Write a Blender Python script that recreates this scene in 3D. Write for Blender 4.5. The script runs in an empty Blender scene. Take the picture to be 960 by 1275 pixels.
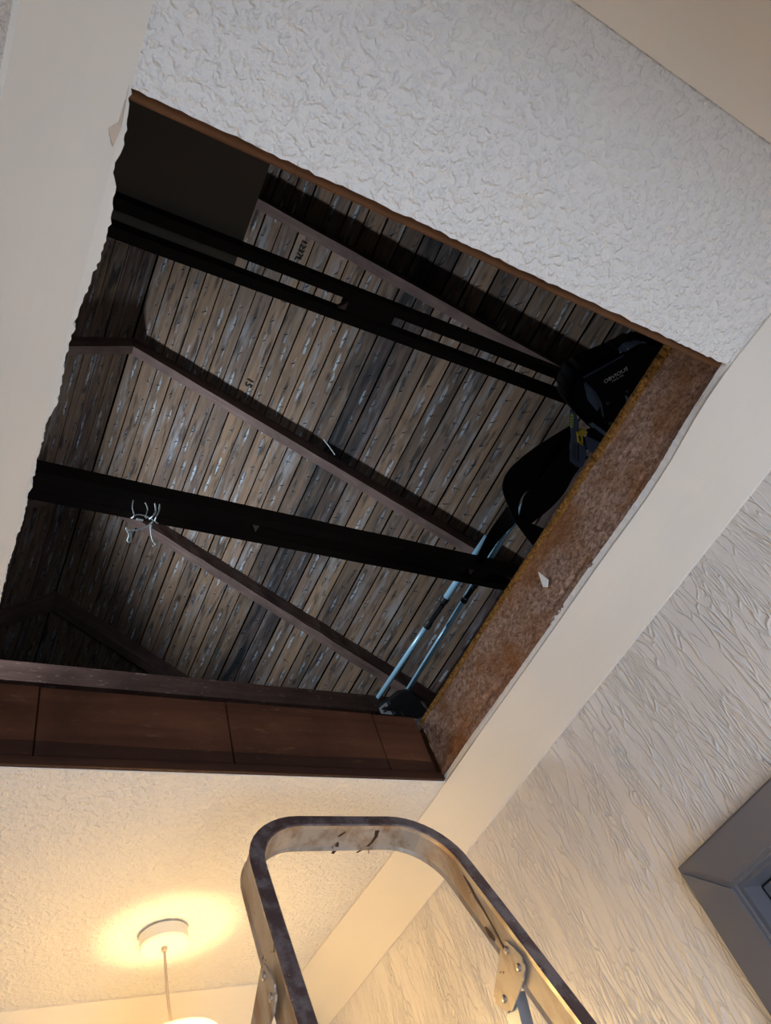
import bpy, bmesh, math, random
from mathutils import Vector, Matrix, noise
C = bpy.context.scene.collection
rnd = random.Random(7)

# ------------------------------------------------------------------ camera
CZ = 1.65                                    # height of the lens above the hall floor
R = ((0.8589380888561873, 0.20159812806285438, 0.47072662371447976),
     (-0.4236963810775127, 0.7960428625317642, 0.4322003443705868),
     (-0.28758778863835577, -0.570678504741319, 0.7691679322828745))
F = 904.8
cd = bpy.data.cameras.new('camera'); cam = bpy.data.objects.new('camera', cd); C.objects.link(cam)
cd.sensor_fit = 'VERTICAL'; cd.sensor_height = 36; cd.lens = F / 1275 * 36
cd.clip_start = 0.01
cam.matrix_world = Matrix(((R[0][0], -R[0][1], -R[0][2], 0), (R[1][0], -R[1][1], -R[1][2], 0),
                           (R[2][0], -R[2][1], -R[2][2], CZ), (0, 0, 0, 1)))
bpy.context.scene.camera = cam

# ------------------------------------------------------------------ light
sc = bpy.context.scene
sc.view_settings.view_transform = 'Standard'; sc.view_settings.look = 'None'
sc.view_settings.exposure = 0.0; sc.view_settings.gamma = 1.0
sc.view_settings.use_curve_mapping = False
w = bpy.data.worlds.new('sky'); sc.world = w; w.use_nodes = True
w.node_tree.nodes['Background'].inputs[0].default_value = (.72, .82, 1, 1)
w.node_tree.nodes['Background'].inputs[1].default_value = 0.4

def area(name, loc, target, sx, sy, power, col):
    l = bpy.data.lights.new(name, 'AREA'); l.shape = 'RECTANGLE'; l.size = sx; l.size_y = sy
    l.energy = power; l.color = col
    o = bpy.data.objects.new(name, l); C.objects.link(o); o.location = loc
    o.rotation_euler = (Vector(target) - Vector(loc)).to_track_quat('-Z', 'Y').to_euler()
    return o
# daylight through the open doorway at the back of the hall
area('doorway_daylight', (.25, -.75, .95), (.75, .9, 1.75),   .75, 1.6, 27, (.76, .86, 1.0))
# cool work light standing in the loft beyond the hatch
LL = bpy.data.lights.new('loft_work_light', 'SPOT'); LL.energy = 108; LL.color = (.80, .91, 1); LL.shadow_soft_size = .06
LL.spot_size = math.radians(118); LL.spot_blend = 1.0
lo = bpy.data.objects.new('loft_work_light', LL); C.objects.link(lo); lo.location = (-.35, 1.88, CZ + 2.05)
lo.rotation_euler = (Vector((1.45, 1.15, CZ + 2.25)) - lo.location).to_track_quat('-Z', 'Y').to_euler()
# the pendant's bulb
BULB = (.474, 1.452, CZ + .40)
bl = bpy.data.lights.new('pendant_bulb_light', 'POINT'); bl.energy = 11.5; bl.color = (1, .67, .26); bl.shadow_soft_size = .035
bo = bpy.data.objects.new('pendant_bulb_light', bl); C.objects.link(bo); bo.location = BULB

# ------------------------------------------------------------------ helpers
def ray(px, py):
    v = (px - 480, py - 637.5, F)
    return Vector([sum(R[i][k] * v[k] for k in range(3)) for i in range(3)])
def at(px, py, Z=None, X=None, Y=None):      # a pixel of the photograph turned into a point at a known height, side or distance
    d = ray(px, py)
    t = Z / d.z if Z is not None else (X / d.x if X is not None else Y / d.y)
    p = d * t
    return Vector((p.x, p.y, p.z + CZ))
def V(x, y, z): return Vector((x, y, z + CZ))

def link(name, bm, m, parent=None, smooth=False, mats=None):
    me = bpy.data.meshes.new(name)
    bmesh.ops.recalc_face_normals(bm, faces=bm.faces)
    bm.to_mesh(me); bm.free()
    for mm in (mats or [m]): me.materials.append(mm)
    if smooth:
        for p in me.polygons: p.use_smooth = True
    o = bpy.data.objects.new(name, me); C.objects.link(o)
    if parent is not None:
        o.parent = parent
        o.matrix_parent_inverse = parent.matrix_world.inverted() if parent.type == 'EMPTY' or True else Matrix()
    return o
def tag(o, label=None, cat=None, group=None, kind=None):
    if label: o['label'] = label
    if cat: o['category'] = cat
    if group: o['group'] = group
    if kind: o['kind'] = kind
    return o
def empty(name, loc, label, cat, group=None, kind=None, mw=None):
    o = bpy.data.objects.new(name, None); C.objects.link(o); o.empty_display_size = .1
    if mw is not None: o.matrix_world = mw
    else: o.matrix_world = Matrix.Translation(loc)
    return tag(o, label, cat, group, kind)

def box(bm, a, b, mi=0):
    x0, y0, z0 = a; x1, y1, z1 = b
    vs = [bm.verts.new(p) for p in ((x0,y0,z0),(x1,y0,z0),(x1,y1,z0),(x0,y1,z0),(x0,y0,z1),(x1,y0,z1),(x1,y1,z1),(x0,y1,z1))]
    for f in ((0,1,2,3),(4,5,6,7),(0,1,5,4),(1,2,6,5),(2,3,7,6),(3,0,4,7)):
        bm.faces.new([vs[i] for i in f]).material_index = mi
    return vs
def boxbm(a, b, bev=0, seg=1):
    bm = bmesh.new(); box(bm, a, b)
    if bev: 
        bmesh.ops.recalc_face_normals(bm, faces=bm.faces)
        bmesh.ops.bevel(bm, geom=bm.edges[:], offset=bev, segments=seg, affect='EDGES', profile=.5)
    return bm
def prism(bm, pts, ext, mi=0):               # polygon of 3D points pushed along a vector
    a = [bm.verts.new(p) for p in pts]; b = [bm.verts.new(Vector(p) + Vector(ext)) for p in pts]
    n = len(pts)
    bm.faces.new(a).material_index = mi; bm.faces.new(b[::-1]).material_index = mi
    for i in range(n): bm.faces.new((a[i], a[(i+1) % n], b[(i+1) % n], b[i])).material_index = mi
def tube(bm, pts, rad, seg=10, cap=True):
    pts = [Vector(p) for p in pts]; n = len(pts); rings = []
    rad = rad if isinstance(rad, (list, tuple)) else [rad] * n
    up = None
    for i, p in enumerate(pts):
        d = (pts[min(i+1, n-1)] - pts[max(i-1, 0)]).normalized()
        if up is None:
            up = d.cross(Vector((0, 0, 1)) if abs(d.z) < .9 else Vector((1, 0, 0))).normalized()
        u = (up - d * up.dot(d)).normalized(); v = d.cross(u); up = u
        rings.append([bm.verts.new(p + (u * math.cos(2*math.pi*k/seg) + v * math.sin(2*math.pi*k/seg)) * rad[i]) for k in range(seg)])
    for i in range(n-1):
        for k in range(seg):
            bm.faces.new((rings[i][k], rings[i][(k+1) % seg], rings[i+1][(k+1) % seg], rings[i+1][k]))
    if cap: bm.faces.new(rings[0][::-1]); bm.faces.new(rings[-1])
def lathe(bm, c, prof, seg=40):
    rings = [[bm.verts.new((c[0] + r*math.cos(2*math.pi*k/seg), c[1] + r*math.sin(2*math.pi*k/seg), c[2] + z)) for k in range(seg)] for r, z in prof]
    for i in range(len(prof)-1):
        for k in range(seg):
            bm.faces.new((rings[i][k], rings[i][(k+1) % seg], rings[i+1][(k+1) % seg], rings[i+1][k]))
    return rings
def ribbon(bm, left, right, th):             # a webbing strap between two edges, with thickness
    n = len(left); L = [Vector(p) for p in left]; Q = [Vector(p) for p in right]
    rows = []
    for i in range(n):
        d = (L[min(i+1, n-1)] + Q[min(i+1, n-1)] - L[max(i-1, 0)] - Q[max(i-1, 0)])
        nn = d.cross(Q[i] - L[i]).normalized() * th
        rows.append([bm.verts.new(L[i]), bm.verts.new(Q[i]), bm.verts.new(Q[i] + nn), bm.verts.new(L[i] + nn)])
    for i in range(n-1):
        for k in range(4):
            bm.faces.new((rows[i][k], rows[i][(k+1) % 4], rows[i+1][(k+1) % 4], rows[i+1][k]))
    bm.faces.new(rows[0]); bm.faces.new(rows[-1][::-1])
def spline(pts, n=4):                        # Catmull-Rom through points
    P = [Vector(p) for p in pts]; out = []
    for i in range(len(P)-1):
        p0, p1, p2, p3 = P[max(i-1, 0)], P[i], P[i+1], P[min(i+2, len(P)-1)]
        for k in range(n):
            t = k / n
            out.append(.5*((2*p1) + (p2-p0)*t + (2*p0-5*p1+4*p2-p3)*t*t + (3*p1-p0-3*p2+p3)*t**3))
    out.append(P[-1]); return out

# ------------------------------------------------------------------ materials
class M:
    def __init__(s, name, rough=.6, spec=.4, metal=0):
        s.m = bpy.data.materials.new(name); s.m.use_nodes = True; s.t = s.m.node_tree; s.N = s.t.nodes
        s.b = s.N['Principled BSDF']; s.b.inputs['Roughness'].default_value = rough
        s.b.inputs['Specular IOR Level'].default_value = spec; s.b.inputs['Metallic'].default_value = metal
        s.co = None
    def n(s, t, **k):
        x = s.N.new(t)
        for a, v in k.items(): setattr(x, a, v)
        return x
    def l(s, a, b): s.t.links.new(a, b)
    def put(s, v, sock):
        if hasattr(v, 'is_output'): s.l(v, sock)
        else: sock.default_value = v
    def coord(s, scale=(1,1,1), src='Object', off=None):
        tc = s.n('ShaderNodeTexCoord'); mp = s.n('ShaderNodeMapping'); mp.inputs['Scale'].default_value = scale
        o = tc.outputs[src]
        if off is not None:
            va = s.n('ShaderNodeVectorMath', operation='ADD'); s.l(o, va.inputs[0]); s.l(off, va.inputs[1]); o = va.outputs[0]
        s.l(o, mp.inputs[0]); return mp.outputs[0]
    def noise(s, vec, scale, detail=3, rough=.55, dist=0):
        x = s.n('ShaderNodeTexNoise'); s.l(vec, x.inputs['Vector'])
        x.inputs['Scale'].default_value = scale; x.inputs['Detail'].default_value = detail
        x.inputs['Roughness'].default_value = rough; x.inputs['Distortion'].default_value = dist
        return x.outputs['Fac']
    def ramp(s, fac, stops):
        x = s.n('ShaderNodeValToRGB'); s.l(fac, x.inputs[0]); e = x.color_ramp.elements
        e[0].position, e[1].position = stops[0][0], stops[-1][0]
        for p, c in stops[1:-1]: e.new(p)
        for i, (p, c) in enumerate(stops): e[i].color = (c, c, c, 1) if not hasattr(c, '__len__') else (*c[:3], 1)
        return x.outputs[0]
    def math(s, op, a, b=0, c=0):
        x = s.n('ShaderNodeMath', operation=op); s.put(a, x.inputs[0]); s.put(b, x.inputs[1])
        if op in ('MULTIPLY_ADD', 'SMOOTH_MIN'): s.put(c, x.inputs[2])
        return x.outputs[0]
    def mix(s, fac, a, b, mode='MIX'):
        x = s.n('ShaderNodeMix', data_type='RGBA', blend_type=mode)
        s.put(fac, x.inputs[0])
        for v, i in ((a, 6), (b, 7)):
            s.put(v if hasattr(v, 'is_output') else (*v[:3], 1), x.inputs[i])
        return x.outputs[2]
    def bump(s, h, strength=.5, dist=.01):
        x = s.n('ShaderNodeBump'); x.inputs['Strength'].default_value = strength; x.inputs['Distance'].default_value = dist
        s.l(h, x.inputs['Height']); s.l(x.outputs[0], s.b.inputs['Normal'])
    def col(s, v): s.put(v if hasattr(v, 'is_output') else (*v[:3], 1), s.b.inputs['Base Color'])
    def rough(s, v): s.put(v, s.b.inputs['Roughness'])

def plain(name, c, rough=.6, spec=.4, metal=0, var=.12, sc_=30, bump=0):
    m = M(name, rough, spec, metal); v = m.coord(); f = m.noise(v, sc_, 4)
    m.col(m.mix(f, [x*(1-var) for x in c], [min(1, x*(1+var)) for x in c]))
    if bump: m.bump(f, bump, .004)
    return m.m

# stippled ceiling paint
m = M('ceiling_stipple_paint', .55, .35); v = m.coord()
a = m.ramp(m.noise(v, 105, 2, .5, .25), [(.46, 0), (.68, 1)]); b = m.noise(v, 260, 2)
dv = m.n('ShaderNodeVectorMath', operation='DISTANCE'); m.l(v, dv.inputs[0]); dv.inputs[1].default_value = (.433, .004, CZ + .75)
pm = m.math('MULTIPLY', m.ramp(m.math('MULTIPLY', dv.outputs['Value'], 22), [(.15, 1), (.65, 0)]), m.ramp(m.noise(v, 90, 3), [(.40, 0), (.55, 1)]))   # old filled screw hole
m.col(m.mix(m.math('MULTIPLY', pm, .55), m.mix(m.noise(v, 3, 3), (.735, .725, .71), (.79, .78, .77)), (.78, .72, .64)))
m.bump(m.math('MULTIPLY_ADD', b, .6, a), .68, .0038); CEIL = m.m
CUT = plain('cut_plasterboard', (.90, .92, .95), .8, .2, sc_=150, bump=.3)
# smooth cream coving paint
m = M('cream_coving_paint', .5, .35); v = m.coord()
m.col(m.mix(m.noise(v, 5, 4), (.70, .665, .61), (.75, .715, .66))); m.bump(m.noise(v, 25, 4), .06, .004); COVE = m.m
# embossed wallpaper
m = M('embossed_wallpaper_paint', .38, .45); v = m.coord((1, 1, .2))
va = m.n('ShaderNodeVectorMath', operation='MULTIPLY_ADD')
nz = m.n('ShaderNodeTexNoise'); m.l(v, nz.inputs['Vector']); nz.inputs['Scale'].default_value = 16; nz.inputs['Detail'].default_value = 3
m.l(nz.outputs['Color'], va.inputs[0]); va.inputs[1].default_value = (.06, .06, .06); m.l(v, va.inputs[2])
vo = m.n('ShaderNodeTexVoronoi', feature='DISTANCE_TO_EDGE'); m.l(va.outputs[0], vo.inputs['Vector']); vo.inputs['Scale'].default_value = 85
vo2 = m.n('ShaderNodeTexVoronoi', feature='DISTANCE_TO_EDGE'); m.l(va.outputs[0], vo2.inputs['Vector']); vo2.inputs['Scale'].default_value = 130
h = m.math('MULTIPLY', m.ramp(vo.outputs['Distance'], [(0, 1), (.10, 0)]), m.ramp(m.noise(v, 30, 2), [(.38, 0), (.55, 1)]))
h2 = m.math('MULTIPLY', m.ramp(vo2.outputs['Distance'], [(0, 1), (.13, 0)]), m.ramp(m.noise(v, 22, 2), [(.45, 0), (.6, .7)]))
hh = m.math('ADD', h, h2)
m.col(m.mix(m.noise(v, 4, 3), (.71, .68, .665), (.77, .74, .725))); m.bump(hh, .7, .0032); WALL = m.m
GREY = plain('grey_gloss_paint', (.155, .15, .165), .3, .5, var=.12, sc_=9, bump=.05)
GREYD = plain('darker_grey_gloss_paint', (.13, .13, .15), .3, .5, var=.1, sc_=9, bump=.05)
FLOOR = plain('beige_carpet', (.42, .36, .30), .95, .1, sc_=250, bump=.4)

# weathered sarking boards; per-board id, dark soot amount
m = M('weathered_board', .78, .25)
ob = m.n('ShaderNodeAttribute', attribute_type='OBJECT', attribute_name='board_id'); bid = ob.outputs['Fac']
so = m.n('ShaderNodeAttribute', attribute_type='OBJECT', attribute_name='soot'); soot = so.outputs['Fac']
cx = m.n('ShaderNodeCombineXYZ'); m.l(m.math('MULTIPLY', bid, 1.37), cx.inputs[0]); m.l(m.math('MULTIPLY', bid, 3.11), cx.inputs[1]); m.l(bid, cx.inputs[2])
raw = m.n('ShaderNodeTexCoord').outputs['Object']; sp = m.n('ShaderNodeSeparateXYZ'); m.l(raw, sp.inputs[0])
vg = m.coord((60, 3.5, 60), off=cx.outputs[0]); vs_ = m.coord((22, 3.2, 22), off=cx.outputs[0]); vb = m.coord((9, 1.3, 9), off=cx.outputs[0])
vk = m.coord((14, 6, 14), off=cx.outputs[0])
hue = m.math('FRACT', m.math('MULTIPLY', m.math('SINE', m.math('MULTIPLY', bid, 12.3)), 43.7))
base = m.mix(hue, (.150, .108, .090), (.275, .178, .120))
hue2 = m.math('FRACT', m.math('MULTIPLY', m.math('SINE', m.math('MULTIPLY', bid, 5.9)), 17.3))
base = m.mix(m.ramp(hue2, [(.70, 0), (.78, 1)]), base, (.125, .080, .076))
base = m.mix(m.ramp(m.noise(vb, 1, 3), [(.42, 0), (.7, .75)]), base, (.25, .16, .095))
base = m.mix(m.math('MULTIPLY', m.ramp(m.noise(vg, 1, 4), [(.35, 1), (.6, 0)]), .5), base, (.06, .045, .04))
pale = m.math('MULTIPLY', m.ramp(m.noise(vs_, 1, 5, .65), [(.52, 0), (.68, .8)]), .62)
base = m.mix(pale, base, (.33, .36, .40))
# knots
kv = m.n('ShaderNodeTexVoronoi'); m.l(vk, kv.inputs['Vector']); kv.inputs['Scale'].default_value = .55
base = m.mix(m.ramp(kv.outputs['Distance'], [(.04, .9), (.10, 0)]), base, (.05, .03, .022))
# pale leached streak round every nail, its bluish highlight painted into the colour (same spacing as the nails built below)
S = .098
k = m.math('FLOOR', m.math('DIVIDE', sp.outputs[1], S))
ph = m.math('ADD', m.math('MULTIPLY', k, 1.3), m.math('MULTIPLY', bid, 2.1))
jy = m.math('FRACT', m.math('MULTIPLY', m.math('SINE', ph), 3.7))
px_ = m.math('ADD', m.math('MULTIPLY', k, 2.7), m.math('MULTIPLY', bid, 1.1))
jx = m.math('FRACT', m.math('MULTIPLY', m.math('SINE', px_), 5.3))
yk = m.math('MULTIPLY', m.math('ADD', m.math('ADD', k, .3), m.math('MULTIPLY', jy, .4)), S)
xk = m.math('MULTIPLY', m.math('SUBTRACT', jx, .5), .038)
rs = m.math('FRACT', m.math('MULTIPLY', m.math('SINE', m.math('ADD', m.math('MULTIPLY', k, 4.1), m.math('MULTIPLY', bid, .7))), 9.1))
dy = m.math('DIVIDE', m.math('SUBTRACT', sp.outputs[1], yk), m.math('MULTIPLY_ADD', rs, .045, .014))
dx = m.math('DIVIDE', m.math('SUBTRACT', sp.outputs[0], xk), m.math('MULTIPLY_ADD', rs, .0035, .0030))
dn = m.math('ADD', m.math('ADD', m.math('MULTIPLY', dy, dy), m.math('MULTIPLY', dx, dx)), m.math('MULTIPLY', m.math('SUBTRACT', m.noise(m.coord((220, 40, 1), off=cx.outputs[0]), 1, 4), .5), 3.4))
ds = m.math('MULTIPLY', m.ramp(m.math('MULTIPLY', dn, .16), [(.1, .8), (.9, 0)]), m.ramp(m.noise(m.coord((40, 9, 1), off=cx.outputs[0]), 1, 3), [(.47, 0), (.60, 1)]))
base = m.mix(ds, base, (.035, .032, .034))
st = m.math('MULTIPLY', m.ramp(dn, [(.1, 1), (1.0, 0)]), m.ramp(m.noise(m.coord((5, 4, 5), off=cx.outputs[0]), 1, 1), [(.38, .15), (.6, 1)]))
base = m.mix(m.math('MULTIPLY', m.math('MULTIPLY', st, .75), m.ramp(rs, [(.1, .35), (.8, 1)])), base, (.50, .60, .70))
dk = m.math('MULTIPLY', m.ramp(m.noise(m.coord((30, 4, 30), off=cx.outputs[0]), 1.3, 4), [(.56, 0), (.66, .85)]), .9)
base = m.mix(dk, base, (.028, .026, .028))
sm = m.math('MULTIPLY', soot, m.ramp(m.noise(m.coord((24, 2.5, 24), off=cx.outputs[0]), 1, 4), [(.40, 1), (.64, .3)]))
base = m.mix(sm, base, (.012, .014, .017))
m.col(base); m.bump(m.noise(vg, 1, 4), .3, .004); BOARD = m.m

def wood(name, c1, c2, axis=0, rough=.75, scale=1, bump=.4, dust=0, dustc=(.3, .26, .22), dark_below=None):
    m = M(name, rough, .25); s = [55*scale]*3; s[axis] = 4*scale
    v = m.coord(tuple(s)); f = m.noise(v, 1, 5, .6, .3); c = m.mix(m.ramp(f, [(.3, 0), (.7, 1)]), c1, c2)
    v2 = m.coord((7, 7, 7)); c = m.mix(m.ramp(m.noise(v2, 1, 4), [(.4, 0), (.7, .6)]), c, [x*.45 for x in c1])
    if dust:
        s2 = [90]*3; s2[axis] = 25
        c = m.mix(m.ramp(m.noise(m.coord(tuple(s2)), 1, 4, .7), [(.60, 0), (.72, dust)]), c, dustc)
    if dark_below is not None:  # darker below the given height, along a noisy edge
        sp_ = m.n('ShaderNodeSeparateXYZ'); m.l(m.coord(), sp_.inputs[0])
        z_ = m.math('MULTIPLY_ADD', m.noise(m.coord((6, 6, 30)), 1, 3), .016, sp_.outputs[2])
        c = m.mix(m.ramp(z_, [(0, 1), (1, 1)]) if False else m.math('MULTIPLY', m.math('LESS_THAN', z_, dark_below), .62), c, (.018, .009, .007))
    m.col(c); m.bump(f, bump, .004); return m.m
RAFT = wood('reddish_brown_rafter_wood', (.14, .085, .075), (.21, .14, .125))
RAFTR = wood('rough_bark_edged_wood', (.10, .062, .053), (.18, .12, .104), bump=.9)
COLL = wood('dark_stained_wood', (.010, .006, .0045), (.018, .010, .007), dust=0)
COLS = wood('scratched_brown_wood', (.12, .062, .05), (.17, .10, .082), dust=.8, dustc=(.42, .33, .27))
HEAD = wood('dark_varnished_board', (.075, .028, .016), (.14, .054, .027), rough=.6, scale=.5, dust=.45, dustc=(.24, .11, .055), dark_below=CZ + .797 + .008)
JUND = wood('raw_brown_timber', (.12, .053, .023), (.19, .088, .038))
PANEL = plain('grey_brown_hardboard', (.21, .18, .15), .9, .1, sc_=6)
LITPATCH = wood('pale_lit_patch_wood', (.14, .09, .08), (.2, .14, .12))  # brightness of lit boards put into the colour
# felted, dusty face of the hatch joist
m = M('dusty_felted_timber', .95, .1); v = m.coord((1, .8, 1)); f = m.noise(v, 160, 4, .7, .4); g = m.noise(v, 9, 4, .6)
c = m.mix(m.ramp(f, [(.35, 0), (.65, 1)]), (.17, .095, .066), (.52, .36, .285))
c = m.mix(m.ramp(g, [(.44, 0), (.62, .8)]), c, (.25, .105, .035))
c = m.mix(m.ramp(m.noise(v, 14, 5, .6), [(.62, 0), (.75, .55)]), c, (.42, .35, .32))
m.col(c); m.bump(m.math('ADD', f, m.math('MULTIPLY', m.noise(v, 45, 3), 1.5)), .9, .006); FELT = m.m
m = M('golden_fibre_edge', .95, .1); v = m.coord(); f = m.noise(v, 170, 4, .7)
m.col(m.mix(m.ramp(f, [(.35, 0), (.65, 1)]), (.16, .065, .015), (.46, .24, .07))); m.bump(f, 1, .006); GOLD = m.m
SLATE = plain('roofing_underlay', (.008, .008, .009), .9, .1)
GABLE = plain('loft_gable_render', (.10, .095, .09), .9, .1)
NAIL = plain('rusty_nail_steel', (.02, .016, .016), .6, .4, .3)
INK = plain('black_stencil_ink', (.012, .012, .012), .8, .2)
FABB = plain('black_nylon', (.006, .006, .007), .8, .12, sc_=200, bump=.1)
FABG = plain('slate_blue_webbing', (.10, .13, .21), .8, .2, sc_=300, bump=.3)
FABL = plain('blue_grey_lining', (.15, .21, .32), .75, .25, sc_=250, bump=.2)
PRINT = plain('light_grey_print', (.75, .74, .72), .7, .2)
YEL = plain('yellow_plastic_buckle', (.90, .62, .03), .4, .5)
GRN = plain('lime_green_label', (.55, .80, .20), .6, .3)
DKG = plain('dark_snap_metal', (.07, .07, .075), .4, .5, .5)
POLE = plain('anodised_blue_aluminium', (.38, .66, .88), .3, .5, .15, var=.03)
BLK = plain('black_plastic', (.010, .010, .012), .4, .4)
LABEL = plain('white_sticker', (.80, .82, .86), .6, .3)
STRING = plain('pale_twine', (.62, .66, .66), .8, .2)
WHITE = plain('white_plastic', (.80, .78, .73), .4, .4, var=.02)
CORD = plain('beige_flex', (.55, .46, .36), .6, .3)
# worn aluminium of the ladder
m = M('worn_painted_aluminium', .42, .4, .35); v = m.coord(); v2 = m.coord((30, 30, 8))
c = m.mix(m.noise(v, 14, 4), (.36, .32, .28), (.50, .44, .38))
c = m.mix(m.ramp(m.noise(v2, 1, 5, .65), [(.46, 0), (.64, .85)]), c, (.27, .175, .10))
c = m.mix(m.ramp(m.noise(v, 22, 4, .6, .8), [(.66, 0), (.69, .95)]), c, (.055, .028, .022))
m.col(c); m.bump(m.noise(v, 120, 3), .1, .003); m.rough(m.ramp(m.noise(v, 30, 3), [(.3, .32), (.7, .6)])); ALU = m.m
m = M('brown_spattered_ladder_edge', .5, .4, .15); v = m.coord()
c = m.mix(m.ramp(m.noise(v, 28, 5, .65), [(.42, 0), (.56, 1)]), (.19, .155, .16), (.095, .058, .056))
c = m.mix(m.ramp(m.noise(v, 210, 2), [(.70, 0), (.74, .9)]), c, (.4, .38, .38))
m.col(c); LEDGE = m.m
DRIP = plain('dried_brown_paint', (.035, .014, .010), .45, .4)
STEEL = plain('bluish_steel_tube', (.28, .32, .40), .35, .5, .6)
RIV = plain('rivet_steel', (.38, .36, .36), .35, .5, .8)
# the shade: thin white glass lit from inside
m = M('opal_glass_shade', .4, .4); m.col((.9, .86, .76))
tr = m.n('ShaderNodeBsdfTranslucent'); tr.inputs[0].default_value = (.97, .92, .80, 1)
mx = m.n('ShaderNodeMixShader'); mx.inputs[0].default_value = .75
m.l(m.b.outputs[0], mx.inputs[1]); m.l(tr.outputs[0], mx.inputs[2]); m.l(mx.outputs[0], m.N['Material Output'].inputs[0]); SHADE = m.m
m = M('glowing_bulb'); m.col((1, .9, .7)); m.b.inputs['Emission Color'].default_value = (1, .74, .40, 1); m.b.inputs['Emission Strength'].default_value = 30; BULBM = m.m

# ------------------------------------------------------------------ hall shell (camera-relative heights: ceiling at +0.75)
H = .75; XL, XR = -.056, .933; YB, YF = -.25, 1.79; CO = .0875; TH = .012
CX0, CX1, CY0, CY1 = XL + CO, XR - CO, YB + CO, YF - CO       # edges of the flat ceiling
def jag(a, b, n, amp, ax, seed):
    out = []
    for i in range(n):
        p = Vector(a).lerp(Vector(b), i / n)
        if i: p[ax] += amp * (noise.noise(Vector((i*.9, seed, 0))) + .6*noise.noise(Vector((i*2.3, seed, 5))))
        out.append(p)
    return out
# ceiling with the hatch hole
HL = [(.0323,.0725),(.0379,.1215),(.0353,.1441),(.0414,.160),(.0431,.1835),(.0439,.213),(.0375,.2734),(.0359,.327),(.0402,.3822),(.0352,.4035),(.0347,.4601),(.0363,.5313),(.034,.5913),(.0345,.66),(.034,.78),(.036,.88),(.034,.974)]
HR = [(.8455,.974),(.845,.86),(.8445,.7411),(.841,.64),(.8366,.5298),(.830,.43),(.8225,.3334),(.828,.25),(.832,.1714),(.8344,.0725)]
RE = [(-.30,.8455),(-.01,.8445),(.03,.841),(.0745,.837),(.14,.839),(.2317,.853),(.3026,.8575),(.424,.8565),(.535,.859),(.674,.861),(.8175,.862),(.9534,.865),(1.02,.867),(1.24,.861),(1.62,.8465),(1.80,.8455)]
def redge(y):                                  # the right coving's upper edge is not quite straight
    for (y0, a_), (y1, b_) in zip(RE, RE[1:]):
        if y <= y1: return a_ + (b_-a_)*max(0, (y-y0)/(y1-y0))
    return RE[-1][1]
HR = [(redge(.974) + .001, .974)] + [(redge(y) + .0005, y) for y in (.86,.7411,.64,.53,.43,.333,.25,.171)] + [(redge(.0725), .0725)]
hole = []
for pts, ax in ((HL, 0), (HR, 0)):
    for i in range(len(pts)-1):
        (x0, y0), (x1, y1) = pts[i], pts[i+1]
        n = max(2, int(abs(y1-y0)/.004))
        hole += jag((x0, y0, 0), (x1, y1, 0), n, .0024 if ax == 0 and pts is HL else .0008, 0, 3.3 + i)
    hole.append(Vector((*pts[-1], 0)))
    if pts is HL: HLJ = hole[:]
    if pts is HL: hole += jag((.034, .974, 0), (redge(.974) + .001, .974, 0), 60, .0006, 1, 9.1)[1:]
hole += jag((redge(.0725), .0725, 0), (.0323, .0725, 0), 110, .0022, 1, 6.2)[1:]
bm = bmesh.new()
outer = [Vector((-4.6, -1.4, 0)), Vector((5.3, -1.4, 0)), Vector((5.3, 5.7, 0)), Vector((-4.6, 5.7, 0))]
def loop(bm, pts, z):
    vs = [bm.verts.new((p.x, p.y, CZ + z)) for p in pts]
    return vs, [bm.edges.new((vs[i], vs[(i+1) % len(vs)])) for i in range(len(vs))]
ho, eo = loop(bm, outer, H); hi, ei = loop(bm, hole, H)
bmesh.ops.triangle_fill(bm, edges=eo + ei, use_beauty=True)
lower = bm.faces[:]
d = bmesh.ops.duplicate(bm, geom=bm.verts[:] + bm.edges[:] + bm.faces[:])
vm = d['vert_map']
for v_ in [x for x in d['geom'] if isinstance(x, bmesh.types.BMVert)]: v_.co.z += TH
for ring in (ho, hi):
    for i in range(len(ring)):
        a_, b_ = ring[i], ring[(i+1) % len(ring)]
        f_ = bm.faces.new((a_, b_, vm[b_], vm[a_])); f_.material_index = 1 if ring is hi else 0
tag(link('ceiling', bm, None, mats=[CEIL, CUT]), kind='structure')

# coving on the four sides: a 45 degree strip with a small lip at each edge
def cove(name, a, b, inward, edge=None):
    a, b, inw = Vector(a), Vector(b), Vector(inward)
    lip = .004; up = Vector((0, 0, 1)); bm = bmesh.new(); rows = []
    N = 60 if edge else 1
    for q in range(N+1):
        o = a.lerp(b, q / N); co = edge(o.y) if edge else CO
        prof = [(0, 0), (co, 0), (co + .001, -lip)]
        for i in range(1, 8):                 # very shallow hollow
            t = i / 8; s = .005 * math.sin(math.pi * t)
            prof.append((co + .001 - t*(co + .001 - lip) - s*.7, -lip - t*(CO - lip) + s*.7))
        prof += [(lip, -CO), (0, -CO)]
        rows.append([bm.verts.new(o + inw*x + up*z) for x, z in prof])
    n = len(prof)
    for q in range(N):
        for i in range(n): bm.faces.new((rows[q][i], rows[q][(i+1) % n], rows[q+1][(i+1) % n], rows[q+1][i]))
    bm.faces.new(rows[0]); bm.faces.new(rows[-1][::-1])
    return tag(link(name, bm, COVE), kind='structure')
cove('trim_1', V(XL, YB, H), V(XL, YF, H), (1, 0, 0)); cove('trim_2', V(XR, YB, H), V(XR, YF, H), (-1, 0, 0), lambda y: XR - redge(y))
cove('trim_3', V(XL, YF, H), V(XR, YF, H), (0, -1, 0)); cove('trim_4', V(XL, YB, H), V(XR, YB, H), (0, 1, 0))
bm = bmesh.new()                               # cream-painted sliver of ceiling left along the torn left edge
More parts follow.
